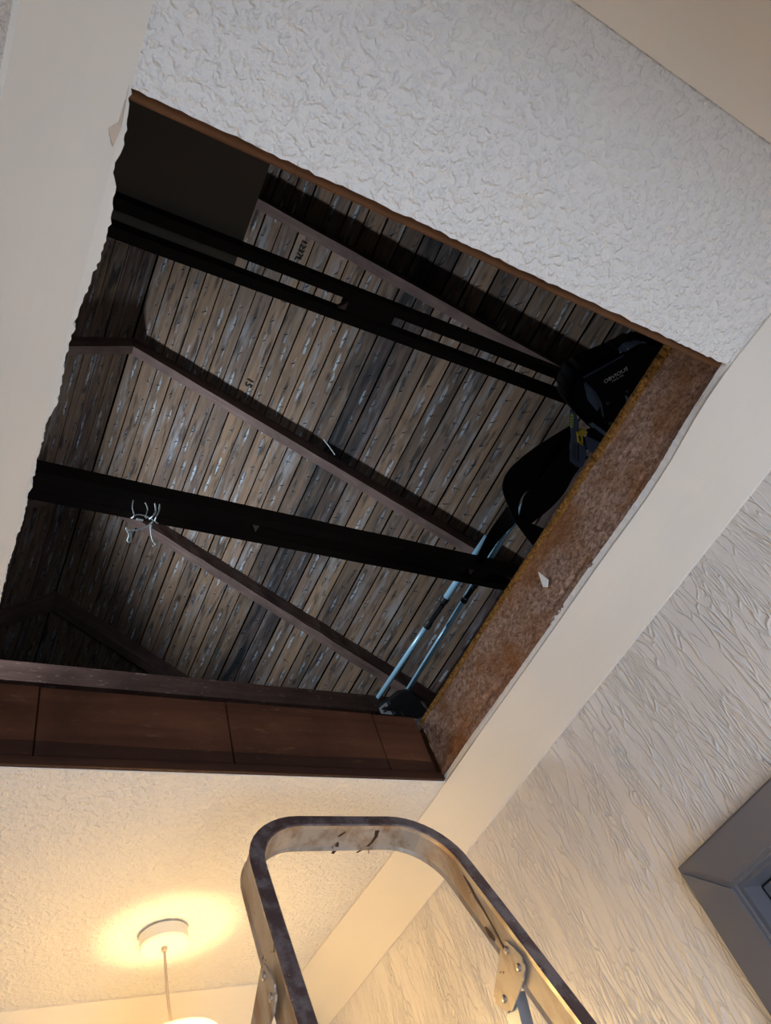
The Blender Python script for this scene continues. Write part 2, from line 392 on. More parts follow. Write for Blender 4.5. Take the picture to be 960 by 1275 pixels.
for p, q in zip(HLJ, HLJ[1:]):
    prism(bm, [V(CX0 - .002, p.y, H - .0005), V(p.x + .0004, p.y, H - .0005), V(q.x + .0004, q.y, H - .0005), V(CX0 - .002, q.y, H - .0005)], (0, 0, .002))
tag(link('trim_5', bm, COVE), kind='structure')
# torn flap of lining paper on the left coving
bm = bmesh.new()
def oncove(px, py, lift):                     # a pixel dropped onto the sloping face of the left coving
    d = ray(px, py); t = (CX0 - H - lift * 1.0) / (d.x - d.z); return d*t + Vector((0, 0, CZ))
fp = [oncove(161, 88, -.001), oncove(159, 110, -.004), oncove(150, 160, -.006), oncove(140, 182, -.006), oncove(133, 157, -.001), oncove(150, 138, -.001), oncove(155, 110, -.001)]
prism(bm, fp, (.0006, 0, -.0006))
flap = link('torn_paper', bm, plain('torn_buff_paper', (.55, .46, .38), .9, .1)); tag(flap, 'small torn flap of buff lining paper on the left coving beside the hatch', 'paper scrap')

# walls, floor
def slab(name, a, b, m_):
    bm = bmesh.new(); box(bm, a, b); return tag(link(name, bm, m_), kind='structure')
slab('wall_left', V(XL-.1, -1.2, -CZ), V(XL, YF, H), WALL)
DY0, DY1, DZ = -.165, .597, .316               # door opening in the right wall
bm = bmesh.new()
box(bm, V(XR, DY1+.012, -CZ), V(XR+.1, YF, H)); box(bm, V(XR, -1.2, DZ+.012), V(XR+.1, DY1+.012, H)); box(bm, V(XR, -1.2, -CZ), V(XR+.1, DY0-.012, DZ+.012))
tag(link('wall_right', bm, WALL), kind='structure')
slab('wall_front', V(XL-.1, YF, -CZ), V(XR+.1, YF+.1, H), WALL)
bm = bmesh.new()                               # back wall: a doorway the daylight comes through
box(bm, V(XL, YB-.1, .40), V(XR, YB, H)); box(bm, V(XL, YB-.1, -CZ), V(XL+.08, YB, .40)); box(bm, V(XR-.08, YB-.1, -CZ), V(XR, YB, .40))
tag(link('wall_back', bm, WALL), kind='structure')
slab('floor', V(-1.5, -2.5, -CZ-.05), V(2.2, YF+.1, -CZ), FLOOR)
def skirting(name, a, b): 
    tag(link(name, boxbm(a, b, .003), GREY), kind='structure')
skirting('baseboard_left', V(XL, YB, -CZ), V(XL+.015, YF, -CZ+.12)); skirting('baseboard_front', V(XL+.015, YF-.015, -CZ), V(XR, YF, -CZ+.12))
skirting('baseboard_right', V(XR-.015, DY1+.065, -CZ), V(XR, YF-.015, -CZ+.12))

# grey door and its frame on the right wall
door = empty('door_1', V(XR, .2, -CZ), None, None, kind='structure')
bm = bmesh.new(); AT = .014; AW = .061         # mitred architrave, top then sides
def arch(pts):
    bm = bmesh.new(); prism(bm, [V(XR, y, z) for y, z in pts], (-AT, 0, 0))
    bmesh.ops.recalc_face_normals(bm, faces=bm.faces)
    bmesh.ops.bevel(bm, geom=[e for e in bm.edges if all(abs(v.co.x - (XR-AT)) < 1e-5 for v in e.verts)], offset=.004, segments=2, affect='EDGES')
    return bm
o0, o1, oz = DY0-AW, DY1+AW, DZ+AW
link('architrave', arch([(o0, oz), (o1, oz), (DY1, DZ), (DY0, DZ)]), GREY, door)
link('architrave', arch([(o1, oz), (o1, -CZ), (DY1, -CZ), (DY1, DZ)]), GREY, door)
link('architrave', arch([(o0, oz), (DY0, DZ), (DY0, -CZ), (o0, -CZ)]), GREY, door)
bm = bmesh.new()
box(bm, V(XR-.004, DY1-.006, -CZ), V(XR+.1, DY1+.012, DZ+.012)); box(bm, V(XR-.004, DY0-.012, -CZ), V(XR+.1, DY0+.006, DZ+.012)); box(bm, V(XR-.004, DY0+.006, DZ-.006), V(XR+.1, DY1-.006, DZ+.012))
link('door_lining', bm, GREYD, door)
bm = boxbm(V(XR+.03, DY0+.008, -CZ+.006), V(XR+.07, DY1-.008, DZ-.008), .002)
for z0, z1 in ((-.95, .20), (-1.5, -1.07)):
    for y0, y1 in ((DY0+.1, .19), (.25, DY1-.1)):
        box(bm, V(XR+.024, y0, z0), V(XR+.031, y1, z1))
leaf = link('door_leaf', bm, GREYD, door)
bm = bmesh.new(); tube(bm, [V(XR+.03, DY0+.07, -.62), V(XR-.02, DY0+.07, -.62), V(XR-.025, DY0+.16, -.62)], .009)
link('door_handle', bm, RIV, leaf)

# ------------------------------------------------------------------ timbers round the hatch
# right-hand joist, its face thick with dust
LX = .860; JT = .880
bm = bmesh.new(); ny, nz_ = 150, 26; grid = []
for i in range(ny+1):
    row = []
    for j in range(nz_+1):
        y = .085 + (.966-.085)*i/ny; z = H + .0085 + (JT-H-.0085)*j/nz_
        dx_ = .0035*noise.noise(Vector((y*40, z*40, 1))) + .0025*noise.noise(Vector((y*120, z*120, 4)))
        lump = .004*max(0, noise.noise(Vector((y*13, z*22, 9))))
        gz = H + .027 + .004*noise.noise(Vector((y*9, 3, 3))); gr = max(0, 1 - abs(z-gz)/.004) * max(0, min(1, .5 + 1.6*noise.noise(Vector((y*7, 8, 1)))))
        x_ = LX - abs(dx_) - lump; t_ = max(0, min(1, (z - H - .008)/.03)); x_ = x_*t_ + (min(redge(y) + .002, LX) - abs(dx_)*.5)*(1-t_) + .006*gr
        row.append(bm.verts.new(V(x_, y, z)))
    grid.append(row)
for i in range(ny):
    for j in range(nz_): bm.faces.new((grid[i][j], grid[i+1][j], grid[i+1][j+1], grid[i][j+1]))
joist = empty('hatch_joist', V(LX, .5, H+TH), 'dusty felted brown joist forming the right side of the hatch', 'joist')
link('dust_face', bm, FELT, joist, smooth=True)
link('timber', boxbm(V(LX+.006, -1.0, H+TH), V(LX+.046, 3.4, JT)), JUND, joist)
bm = bmesh.new(); n = 220; rows = []
for i in range(n+1):
    y = .086 + (.966-.086)*i/n; t_ = .020 - .010*(i/n)
    a_ = .006*noise.noise(Vector((y*60, 1, 0))) + .006*noise.noise(Vector((y*170, 2, 0)))
    rows.append([bm.verts.new(V(*q)) for q in ((LX+.008, y, JT), (LX-.004+a_*.6, y, JT+.001), (LX-.005+a_, y, JT+.5*t_), (LX-.003+a_, y, JT+t_+a_), (LX+.010, y, JT+t_+a_*.5))])
for i in range(n):
    for k_ in range(5): bm.faces.new((rows[i][k_], rows[i][(k_+1) % 5], rows[i+1][(k_+1) % 5], rows[i+1][k_]))
bm.faces.new(rows[0]); bm.faces.new(rows[-1][::-1])
tag(link('fibreboard_edge', bm, GOLD, joist), 'ragged golden fibreboard edge along the top')
bm = bmesh.new(); tb = [at(671, 712, X=LX-.007), at(676, 716, X=LX-.007), at(683, 722, X=LX-.007), at(682, 731, X=LX-.007), at(677, 731, X=LX-.007), at(674, 722, X=LX-.007)]
prism(bm, tb, (-.002, 0, 0)); tag(link('plaster_smear', bm, CUT, joist), 'white smear of plaster')
# front trimmer of dark varnished boards
trim = empty('hatch_trimmer', V(.45, .974, H), 'dark varnished boarded timber closing the front end of the hatch', 'joist')
HZ = .909
xs = [.027, .131, .444, .752, LX-.004]
for i in range(4):
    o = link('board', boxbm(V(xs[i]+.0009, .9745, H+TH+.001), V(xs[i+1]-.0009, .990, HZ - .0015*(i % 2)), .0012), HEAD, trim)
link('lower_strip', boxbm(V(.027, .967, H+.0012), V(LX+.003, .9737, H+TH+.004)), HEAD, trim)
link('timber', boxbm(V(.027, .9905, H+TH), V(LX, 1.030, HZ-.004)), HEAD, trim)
# back trimmer seen edge on
bt = link('hatch_back_trimmer', boxbm(V(.027, .036, H+TH), V(LX+.005, .083, JT), .002), JUND)
tag(bt, 'raw brown timber showing as a thin strip along the upper hatch edge', 'joist')
lj = link('hatch_left_joist', boxbm(V(-.046, -1, H+TH), V(.026, 3.4, JT)), JUND)
tag(lj, 'joist hidden above the left coving beside the hatch', 'joist')

# ------------------------------------------------------------------ roof
RX, RZ, MS = .381, 3.0, .78; TA = math.atan(MS); c_, s_ = math.cos(TA), math.sin(TA); RD = .075
BZ = RZ + RD / c_                              # ridge height of the boards' underside
RM = Matrix(((c_, 0, s_, RX), (0, 1, 0, 0), (-s_, 0, c_, BZ + CZ), (0, 0, 0, 1)))
LM = Matrix(((-c_, 0, -s_, RX), (0, -1, 0, 0), (-s_, 0, c_, BZ + CZ), (0, 0, 0, 1)))
BW = .0734
def plank_mesh(seed):
    r = random.Random(seed); bm = bmesh.new(); n = 8; L0, L1 = 0.0, 1.0
    hw = BW/2 - .0022; rows = []
    for i in range(n+1):
        y = i / n; a_ = hw + r.uniform(-.0022, .0005); b_ = hw + r.uniform(-.0022, .0005); z = r.uniform(-.001, .001)
        rows.append([bm.verts.new(q) for q in ((-a_, y, z), (b_, y, z), (b_, y, .018), (-a_, y, .018))])
    for i in range(n):
        for k_ in range(3): bm.faces.new((rows[i][k_], rows[i][k_+1], rows[i+1][k_+1], rows[i+1][k_]))
    bm.faces.new(rows[0]); bm.faces.new(rows[-1])
    me = bpy.data.meshes.new('plank'); bmesh.ops.recalc_face_normals(bm, faces=bm.faces); 
    for v_ in bm.verts: v_.co.y = v_.co.y * 4.6 - .2
    bm.to_mesh(me); bm.free(); me.materials.append(BOARD); return me
PM = [plank_mesh(i) for i in range(6)]
PMf = []
fr = lambda x: x - math.floor(x)
def nails(bm, bid, x0, ymin, ymax, flip=1):
    k_ = math.floor(ymin / S)
    while k_ * S < ymax:
        jy_ = fr(math.sin(k_*1.3 + bid*2.1) * 3.7); jx_ = fr(math.sin(k_*2.7 + bid*1.1) * 5.3)
        y = (k_ + .3 + .4*jy_) * S; x = (jx_ - .5) * .038
        L = .012 + .014*fr(math.sin(k_*3.9 + bid)*7.7); r_ = .0015
        tx, ty = .012*math.sin(k_*5 + bid), .009*math.cos(k_*3 + bid)
        base_ = [bm.verts.new((x0 + x + dx, y + dy, .0005)) for dx, dy in ((-r_, -r_), (r_, -r_), (r_, r_), (-r_, r_))]
        tip = bm.verts.new((x0 + x + tx, y + ty, -L))
        for q in range(4): bm.faces.new((base_[q], base_[(q+1) % 4], tip))
        k_ += 1
SOOT = {13: .75, 14: 1.0, 15: .8, 16: .15, 18: .55, 22: .35, 24: .4, 26: .2, 9: .1, 20: .15, 23: .45, 25: .3, 27: .1, 28: .15}
def slope(label, mat, n, first, name):
    root = empty(name, None, label, 'roof', mw=mat)
    planks = []; nb = bmesh.new()
    for i in range(n):
        bid = first + i
        o = bpy.data.objects.new('plank', PM[(i*5 + first) % 6]); C.objects.link(o); o.parent = root
        sh = .0012 * math.sin(bid*7.7)
        o.location = (BW*(i + .5) + .002, 0, .0015*math.sin(bid*3.3))
        o['board_id'] = float(bid); o['soot'] = float(SOOT.get(bid, 0.0))
        planks.append(o)
        nails(nb, bid, o.location.x, .05, 4.2)
    me = bpy.data.meshes.new('nail_points'); nb.to_mesh(me); nb.free(); me.materials.append(NAIL)
    o = bpy.data.objects.new('nail_points', me); C.objects.link(o); o.parent = root; o['kind'] = 'stuff'
    return root, planks
right, RP = slope('right hand roof slope of weathered nail pierced boards', RM, 31, 1, 'roof_slope')
left, LP = slope('left hand roof slope beyond the ridge, narrow strip beside the torn coving', LM, 9, 101, 'roof_slope')
for o in LP:                                   # left slope runs the other way along its own axis
    o.location.y = -4.2
for o in left.children:
    if o.name.startswith('nail'): o.location.y = -4.2
# underlay sheets that close the roof, gables
for nm, mat, ln in (('roof_underlay', RM, 5.9), ('roof_underlay', LM, 5.9)):
    bm = bmesh.new(); box(bm, (-.025, -1.5, .0215), (ln, 5.9, .03)) if mat is RM else box(bm, (-.025, -5.9, .0215), (ln, 1.5, .03))
    o = link(nm, bm, SLATE, None); o.matrix_world = mat
    tag(o, 'black underlay above the boards of the right roof slope' if mat is RM else 'black underlay above the boards of the left roof slope', 'roofing')
for nm, y in (('wall_gable_back', -1.3), ('wall_gable_front', 5.5)):
    bm = bmesh.new(); hw = (BZ - H - TH) / MS
    prism(bm, [V(RX - hw, y, H+TH), V(RX + hw, y, H+TH), V(RX, y, BZ)], (0, .1, 0)); tag(link(nm, bm, GABLE), kind='structure')

# rafters
def rafter(y0, y1, side, label, mt, wob=.0015, seed=0):
    bm = bmesh.new(); n = 60; L = 4.2; rows = []
    for i in range(n+1):
        t_ = i / n; row = []
        for yy, zz in ((0, -RD), (y1-y0, -RD), (y1-y0, -.0012), (0, -.0012)):
            x = -s_*zz/c_ + .0007 + max(0, wob-.002)*1.5; x = x + (L - x)*t_
            w_ = wob if zz < -.01 else 0
            row.append(bm.verts.new((x, yy + wob*noise.noise(Vector((x*9, yy*50, seed))), zz + w_*noise.noise(Vector((x*11, yy*70, seed+5))))))
        rows.append(row)
    for i in range(n):
        for k_ in range(4): bm.faces.new((rows[i][k_], rows[i][(k_+1) % 4], rows[i+1][(k_+1) % 4], rows[i+1][k_]))
    bm.faces.new(rows[0]); bm.faces.new(rows[-1])
    o = link('rafter', bm, mt)
    mat = (RM if side > 0 else LM).copy()
    mat.translation.y = y0 if side > 0 else y1
    o.matrix_world = mat
    return tag(o, label, 'rafter', 'roof rafters')
rafter(.431, .466, 1, 'reddish rafter nearest the upper hatch edge, its top end hidden by the brown loft board', RAFT, seed=1)
rafter(1.194, 1.230, 1, 'second rafter down, ending at the right end of the lower tie beams', RAFT, seed=2)
rafter(1.925, 1.968, 1, 'rough bark edged rafter below the lower tie beams, just under the knotted twine', RAFTR, .005, 3)
rafter(2.625, 2.675, 1, 'dim rafter at the far bottom left, behind the scratched tie beam', RAFTR, .002, 4)
rafter(.431, .466, -1, 'left rafter above the brown loft board, hidden from below', RAFT, seed=5)
rafter(1.194, 1.230, -1, 'short stub of rafter left of the ridge, beside the torn coving', RAFT, seed=6)
rafter(1.925, 1.968, -1, 'left rafter glimpsed under the left end of the lower tie beams', RAFTR, .004, 7)
rafter(2.625, 2.675, -1, 'dim rafter left of the ridge in the bottom left corner of the hatch', RAFTR, .002, 8)

# collar ties, in pairs either side of a rafter
ZC, ZU = 1.850, 1.913
def collar(y0, y1, z0, z1, label, mt=COLL, kids=()):
    hw = (RZ - z1) / MS + .03
    bm = bmesh.new(); n = 30; rows = []
    for i in range(n+1):
        x = RX - hw + 2*hw*i/n
        rows.append([bm.verts.new(V(x, y + .001*noise.noise(Vector((x*6, y, z))), z + .0012*noise.noise(Vector((x*5, y*9, z*7))))) for y, z in ((y0, z0), (y1, z0), (y1, z1), (y0, z1))])
    for i in range(n):
        for k_ in range(4): bm.faces.new((rows[i][k_], rows[i][(k_+1) % 4], rows[i+1][(k_+1) % 4], rows[i+1][k_]))
    bm.faces.new(rows[0]); bm.faces.new(rows[-1])
    o = link('tie_beam', bm, mt); return tag(o, label, 'beam', 'tie beams')
collar(.403, .430, ZC, ZU, 'upper strand of the upper pair of dark tie beams')
cb = collar(.467, .494, ZC, ZU, 'lower strand of the upper pair of dark tie beams')
link('spacer_block', boxbm(V(.722, .4302, ZC+.002), V(.862, .4668, ZU-.002)), COLL, cb)
ca = collar(1.166, 1.193, ZC, ZU, 'near strand of the thick lower pair of tie beams')
cc = collar(1.231, 1.258, ZC, ZU, 'far strand of the thick lower pair of tie beams, hung with pale twine')
link('spacer_block', boxbm(V(-.3, 1.1932, ZC+.003), V(.72, 1.2308, ZU-.002)), COLL, ca)
link('spacer_block', boxbm(V(1.60, 1.1932, ZC+.003), V(1.66, 1.2308, ZU-.002)), COLL, ca)
for x, s1 in ((.722, 1), (1.568, 1)):  # small wedges stand in for lit boards glimpsed between the beams
    bm = bmesh.new(); prism(bm, [V(x, 1.1935, ZC+.004), V(x+.026, 1.1935, ZC+.004), V(x+.021, 1.222, ZC+.004)], (0, 0, .02)); tag(link('lit_patch_wedge', bm, LITPATCH, ca), 'pale wedge standing in for a lit patch between the beams')
bm = bmesh.new(); prism(bm, [V(.70, .462, ZC+.005), V(.722, .462, ZC+.005), V(.722, .436, ZC+.005)], (0, 0, .02)); tag(link('lit_patch_wedge', bm, LITPATCH, cb), 'pale wedge standing in for a lit patch between the beams')
collar(1.969, 1.996, 1.852, 1.938, 'brown scratched tie beam just above the front hatch boards', COLS)

# brown sheet lying on the upper tie beams
lb = link('loft_board', boxbm(V(-.88, -.35, ZU+.001), V(.419, .50, ZU+.014), .001), PANEL)
tag(lb, 'flat grey brown sheet lying across the upper tie beams', 'board')

# stencilled numbers on the boards
def text_mesh(body, size, ext=.0):
    cu = bpy.data.curves.new('t', 'FONT'); cu.body = body; cu.size = size; cu.extrude = ext; cu.align_x = 'LEFT'; cu.resolution_u = 2; cu.offset = .012*size
    o = bpy.data.objects.new('t', cu); C.objects.link(o)
    bpy.context.view_layer.update()
    me = bpy.data.meshes.new_from_object(o.evaluated_get(bpy.context.evaluated_depsgraph_get()))
    bpy.data.objects.remove(o); bpy.data.curves.remove(cu); return me
def stencil(body, px, py, size):
    d = ray(px, py); t = (BZ + MS*RX) / (d.z + MS*d.x); P = d*t
    xl = (P.x - RX) / c_; i = max(0, min(len(RP)-1, int((xl-.002) / BW))); pk = RP[i]; xl = pk.location.x - .35*size
    me = text_mesh(body, size); me.materials.clear(); me.materials.append(INK)
    o = bpy.data.objects.new('stencil_marking', me); C.objects.link(o); o.parent = pk
    # text x along +y, text up along +x, facing down
    o.matrix_local = Matrix(((0, 1, 0, xl - pk.location.x), (1, 0, 0, P.y), (0, 0, -1, -.0035), (0, 0, 0, 1)))
    return o
stencil('1237L', 372, 295, .033); stencil('15', 304, 466, .042)

# loose wire off-cut on the second rafter
bm = bmesh.new(); tube(bm, [at(403, 547, Z=2.32), at(410, 556, Z=2.30), at(417, 566, Z=2.29)], .0022, 6)
tag(link('wire_offcut', bm, STRING), 'short pale wire sticking out beside the second rafter', 'wire')

# twine knotted round the far lower tie beam
tw = empty('knotted_twine', at(178, 650, Z=ZC), 'pale twine knotted round the lower tie beams, loose ends hanging', 'string')
def strand(pts, r=.0027):
    bm = bmesh.new(); tube(bm, spline(pts, 4), r, 6); link('strand', bm, STRING, tw, smooth=True)
zb = ZC - .006
strand([at(166, 623, Y=1.163), at(165, 632, Y=1.163), at(167, 642, Y=1.163), at(164, 645, Z=zb)], .0015)
strand([at(181, 626, Y=1.163), at(184, 634, Y=1.163), at(181, 643, Y=1.163), at(183, 645, Z=zb)], .0015)
strand([at(193, 627, Y=1.163), at(194, 636, Y=1.163), at(190, 643, Y=1.163), at(186, 646, Z=zb)], .0022)
strand([at(199, 628, Y=1.163), at(198, 636, Y=1.163), at(195, 642, Y=1.163), at(193, 648, Z=zb)], .0022)
strand([at(163, 645, Z=zb), at(170, 641, Z=zb), at(180, 642, Z=zb), at(188, 646, Z=zb), at(197, 652, Z=zb)], .0016)
strand([at(170, 646, Z=zb-.002), at(174, 647, Z=zb-.003), at(178, 648, Z=zb-.002)], .0035)
Zt = 1.80
strand([at(190, 650, Z=zb), at(184, 655, Z=Zt), at(172, 660, Z=Zt), at(159, 660, Z=Zt), at(157.5, 657, Z=Zt)])
strand([at(158, 659, Z=Zt), at(161, 666, Z=Zt), at(159, 673, Z=Zt), at(162, 675, Z=Zt), at(163, 668, Z=Zt), at(160, 662, Z=Zt)])
strand([at(188, 652, Z=zb), at(188, 660, Z=Zt), at(190, 672, Z=Zt), at(194, 678, Z=Zt), at(190, 680, Z=Zt)])

# ------------------------------------------------------------------ telescopic poles lying on the tie beams
ps = empty('telescopic_poles', at(505, 875, Z=1.9), 'pair of shiny blue telescopic poles with black clips resting on the tie beams', 'poles')
def pole(p, q, r, m_=POLE, name='pole', seg=14):
    bm = bmesh.new(); tube(bm, [p, q], r, seg); return link(name, bm, m_, ps, smooth=True)
ZP = 1.930
a0, a1, a2 = at(470, 870, Z=ZP), at(553, 748, Z=ZP), at(607, 668, Z=ZP)
pole(a0, a1, .0112); pole(a1, a2, .0135)
ZP = 1.940; b0, b1, b2 = at(505, 864, Z=ZP), at(580, 744, Z=ZP), at(655, 624, Z=ZP)
pole(b0, b1, .0112); pole(b1, b2, .0115)
def clip(px0, py0, px1, py1, r, name='pole_clip'):
    p, q = at(px0, py0, Z=ZP), at(px1, py1, Z=ZP)
    bm = bmesh.new(); tube(bm, [p, p.lerp(q, .12), p.lerp(q, .2), p.lerp(q, .8), p.lerp(q, .88), q], [r, r, r*.82, r*.86, r*1.05, r*1.05], 14)
    d = (q-p); u = Vector((-.6, -.3, -.7)).normalized() * r
    box(bm, (0, 0, 0), (1, 1, 1)); 
    vs = bm.verts[-8:]; e1 = d*.55; e2 = d.cross(u).normalized()*r*.9; e3 = u*.7
    for v_ in vs: v_.co = p + d*.22 + u*.75 + e1*v_.co.x + e2*(v_.co.y-.5) + e3*v_.co.z
    return link(name, bm, BLK, ps)
ZP = 1.930; clip(531, 781, 556, 744, .0155); ZP = 1.940; clip(577, 749, 592, 727, .0140)
# black bracket with a printed sticker at the lower end
u1 = at(497, 866, Z=1.90); 
fpts = [at(500, 862, Z=1.9), at(513, 860, Z=1.9), at(520, 870, Z=1.87), at(541, 895, Z=1.82), at(470, 890, Z=1.84), at(468, 886, Z=1.85)]
bm = bmesh.new(); prism(bm, fpts, Vector((.0, .02, .03))); bmesh.ops.recalc_face_normals(bm, faces=bm.faces)
bmesh.ops.bevel(bm, geom=bm.edges[:], offset=.003, segments=2, affect='EDGES')
foot = link('end_bracket', bm, BLK, ps)
nrm = (fpts[3]-fpts[0]).cross(fpts[4]-fpts[0]).normalized()
if nrm.z > 0: nrm = -nrm
def onfoot(px, py, off):                      # a point on the bracket's underside
    d = ray(px, py); p0 = fpts[0] - Vector((0, 0, CZ)) + nrm*off
    p = d * (p0.dot(nrm) / d.dot(nrm)); return p + Vector((0, 0, CZ))
bm = bmesh.new(); prism(bm, [onfoot(472, 882, .001), onfoot(481, 874.5, .001), onfoot(489, 890, .001), onfoot(474.5, 888.5, .001)], nrm*.0006); lab = link('sticker', bm, LABEL, foot); lab['label'] = 'white printed sticker'
bm = bmesh.new(); prism(bm, [onfoot(482, 874, .001), onfoot(485, 872, .001), onfoot(493, 889, .001), onfoot(490, 890, .001)], nrm*.0006); link('sticker', bm, FABG, foot)
bm = bmesh.new(); prism(bm, [onfoot(493, 873, .001), onfoot(494.4, 872.5, .001), onfoot(503, 891, .001), onfoot(501.5, 891.5, .001)], nrm*.002); link('rib', bm, DKG, foot)
for pts in ([(475, 882.5), (479.5, 879), (481, 881.5), (476.5, 884.5)], [(477, 886), (483, 882), (484, 884), (478.5, 887.5)]):
    bm = bmesh.new(); prism(bm, [onfoot(*p, .0018) for p in pts], nrm*.0004); link('printed_mark', bm, DKG, foot)

# ------------------------------------------------------------------ tool bag hanging beside the tie beam ends
ZB = 1.66
bag = empty('tool_bag', at(760, 480, Z=ZB), 'black fabric tool bag with slate webbing beside the right hatch joist', 'bag')
vd = ray(760, 490).normalized()
def zplane(px, py, z0, gx=0, gy=0): return at(px, py, Z=z0 + gx*(px-760)/100 + gy*(py-480)/100)
def slabpoly(pts, z, ext, m_, name, bev=.004, gx=0, gy=0, parent=None):
    bm = bmesh.new(); prism(bm, [zplane(x, y, z, gx, gy) for x, y in pts], ext); bmesh.ops.recalc_face_normals(bm, faces=bm.faces)
    if bev: bmesh.ops.bevel(bm, geom=bm.edges[:], offset=bev, segments=2, affect='EDGES')
    return link(name, bm, m_, parent or bag)
slabpoly([(712, 476), (722, 462), (777, 440), (800, 426), (850, 440), (850, 520), (775, 560), (742, 540), (716, 515), (706, 497)], ZB+.03, Vector((.02, .0, .12)), FABB, 'bag_body', .014)
slabpoly([(726, 470), (752, 456), (777, 442.5), (797, 430), (835, 430), (835, 500), (790, 530), (757, 536), (752, 522), (748, 504), (741, 488), (729, 476)], ZB, Vector((0, 0, .012)), FABB, 'bag_flap', .003)
slabpoly([(728.5, 478), (741, 490), (747.5, 504), (750.5, 519), (752, 519), (749.5, 503), (742, 488.5), (729.5, 476)], ZB-.003, Vector((0, 0, .004)), FABG, 'flap_piping', 0)
slabpoly([(727, 471), (777, 443.2), (777, 441.8), (726.5, 469.8)], ZB-.001, Vector((0, 0, .004)), FABG, 'flap_piping', 0)
slabpoly([(728, 478), (735, 484), (741, 491), (748, 505), (744, 512.5), (732, 498)], ZB+.02, Vector((0, 0, .008)), FABL, 'gusset', .001)
slabpoly([(771, 438), (777, 433), (781, 428.5), (794, 425.5), (808, 427.5), (800, 440), (786, 440)], ZB+.01, Vector((0, 0, .02)), FABL, 'rolled_strap', .004)
slabpoly([(781, 428), (797, 416), (824, 427), (822, 440), (806, 432)], ZB+.03, Vector((0, 0, .03)), FABB, 'top_handle', .004)
for x, y in ((772.5, 438.5), (782, 434.5)):  # white beads stand in for two glints on the rolled strap
    bm = bmesh.new(); bmesh.ops.create_uvsphere(bm, u_segments=10, v_segments=6, radius=.0028); bmesh.ops.translate(bm, vec=at(x, y, Z=ZB+.006), verts=bm.verts); link('rivet_or_glint', bm, LABEL, bag, smooth=True)
for x, y in ((757, 502), (781, 487), (760, 527)):
    bm = bmesh.new(); lathe(bm, at(x, y, Z=ZB-.003), [(.0001, -.003), (.006, -.002), (.007, 0), (.007, .004)], 14); link('snap_fastener', bm, DKG, bag, smooth=True)
slabpoly([(778, 492), (782, 494), (785, 501), (781, 502)], ZB-.002, Vector((0, 0, .004)), FABL, 'pull_tab', 0)
slabpoly([(733, 528), (738, 526), (772, 551), (760, 558)], ZB+.004, Vector((0, 0, .006)), FABL, 'webbing_strap', .001)
slabpoly([(728.5, 546), (731, 543), (752, 553), (745, 566), (738, 565), (730, 558)], ZB-.004, Vector((0, 0, .006)), FABG, 'webbing_strap', .0015)
slabpoly([(731, 535), (740, 533), (756, 545), (750, 556), (732, 546)], ZB+.002, Vector((0, 0, .006)), FABB, 'webbing_strap', .0015)
slabpoly([(710.6, 509), (717, 514), (721, 526), (721.5, 537.5), (727.5, 552.5), (731, 564), (729, 575), (725, 583), (718, 581.5), (709.5, 574.5), (709.7, 556), (711.6, 542), (710, 528)], ZB-.01, Vector((0, 0, .006)), FABG, 'strap_pad', .002)
slabpoly([(719.2, 553), (720.8, 553), (721, 574.5), (719.4, 574.5)], ZB-.0115, Vector((0, 0, .003)), BLK, 'pad_slot', 0)
slabpoly([(714.5, 553), (718, 554), (717.5, 573), (713.5, 571)], ZB-.0115, Vector((0, 0, .002)), DKG, 'pad_print', 0)
slabpoly([(711, 516), (712.2, 514.5), (714, 517), (713.8, 530), (712.4, 533.5), (710.6, 532)], ZB-.012, Vector((0, 0, .003)), GRN, 'green_label', 0)
for k_ in range(4):
    y = 518.5 + 3.4*k_
    slabpoly([(711.6, y), (713.0, y), (713.0, y+1.6), (711.6, y+1.6)], ZB-.0127, Vector((0, 0, .001)), BLK, 'label_print', 0)
# yellow buckle: a frame with a hole and a deep upper side
bm = bmesh.new()
def bk(pts, z, e): prism(bm, [zplane(x, y, z) for x, y in pts], Vector((0, 0, e)))
bk([(718.6, 538.5), (726, 543), (725.6, 545), (720, 541.5)], ZB-.018, .006); bk([(718.6, 538.5), (720, 541.5), (722, 552), (720, 551)], ZB-.018, .006)
bk([(720, 551), (722, 549.5), (726, 552), (726, 555.3)], ZB-.018, .006); bk([(724, 544), (726, 543), (726, 555.3), (724.4, 552)], ZB-.018, .006)
bk([(718.6, 538.5), (725.6, 534), (732, 538.2), (726, 543)], ZB-.0115, .007)
link('buckle', bm, YEL, bag)
# printed name
def print_text(body, px0, py0, px1, py1, z, parent, m_, nm):
    p, q = at(px0, py0, Z=z), at(px1, py1, Z=z)
    me = text_mesh(body, 1.0); xsz = max(v_.co.x for v_ in me.vertices)
    me.materials.clear(); me.materials.append(m_)
    ux = (q - p); sz = ux.length / xsz; ux.normalize()
    # up on the page, seen from below
    up = Vector((0, 0, -1)).cross(ux); up = up.normalized()
    nn = ux.cross(up)
    o = bpy.data.objects.new(nm, me); C.objects.link(o)
    o.parent = parent; o.matrix_parent_inverse = parent.matrix_world.inverted()
    mw = Matrix((( *ux, 0), (*up, 0), (*nn, 0), (0, 0, 0, 1))).transposed()
    mw.translation = p
    for i in range(3):
        for j in range(3): mw[i][j] *= sz * (1.0)
    o.matrix_basis = mw
    return o
print_text('OBVIOUS', 752.5, 478, 782.0, 460.5, ZB-.0012, bag, PRINT, 'printed_name')
print_text('TOOL CO.', 762, 476.5, 777, 467.4, ZB-.0012, bag, PRINT, 'printed_name')
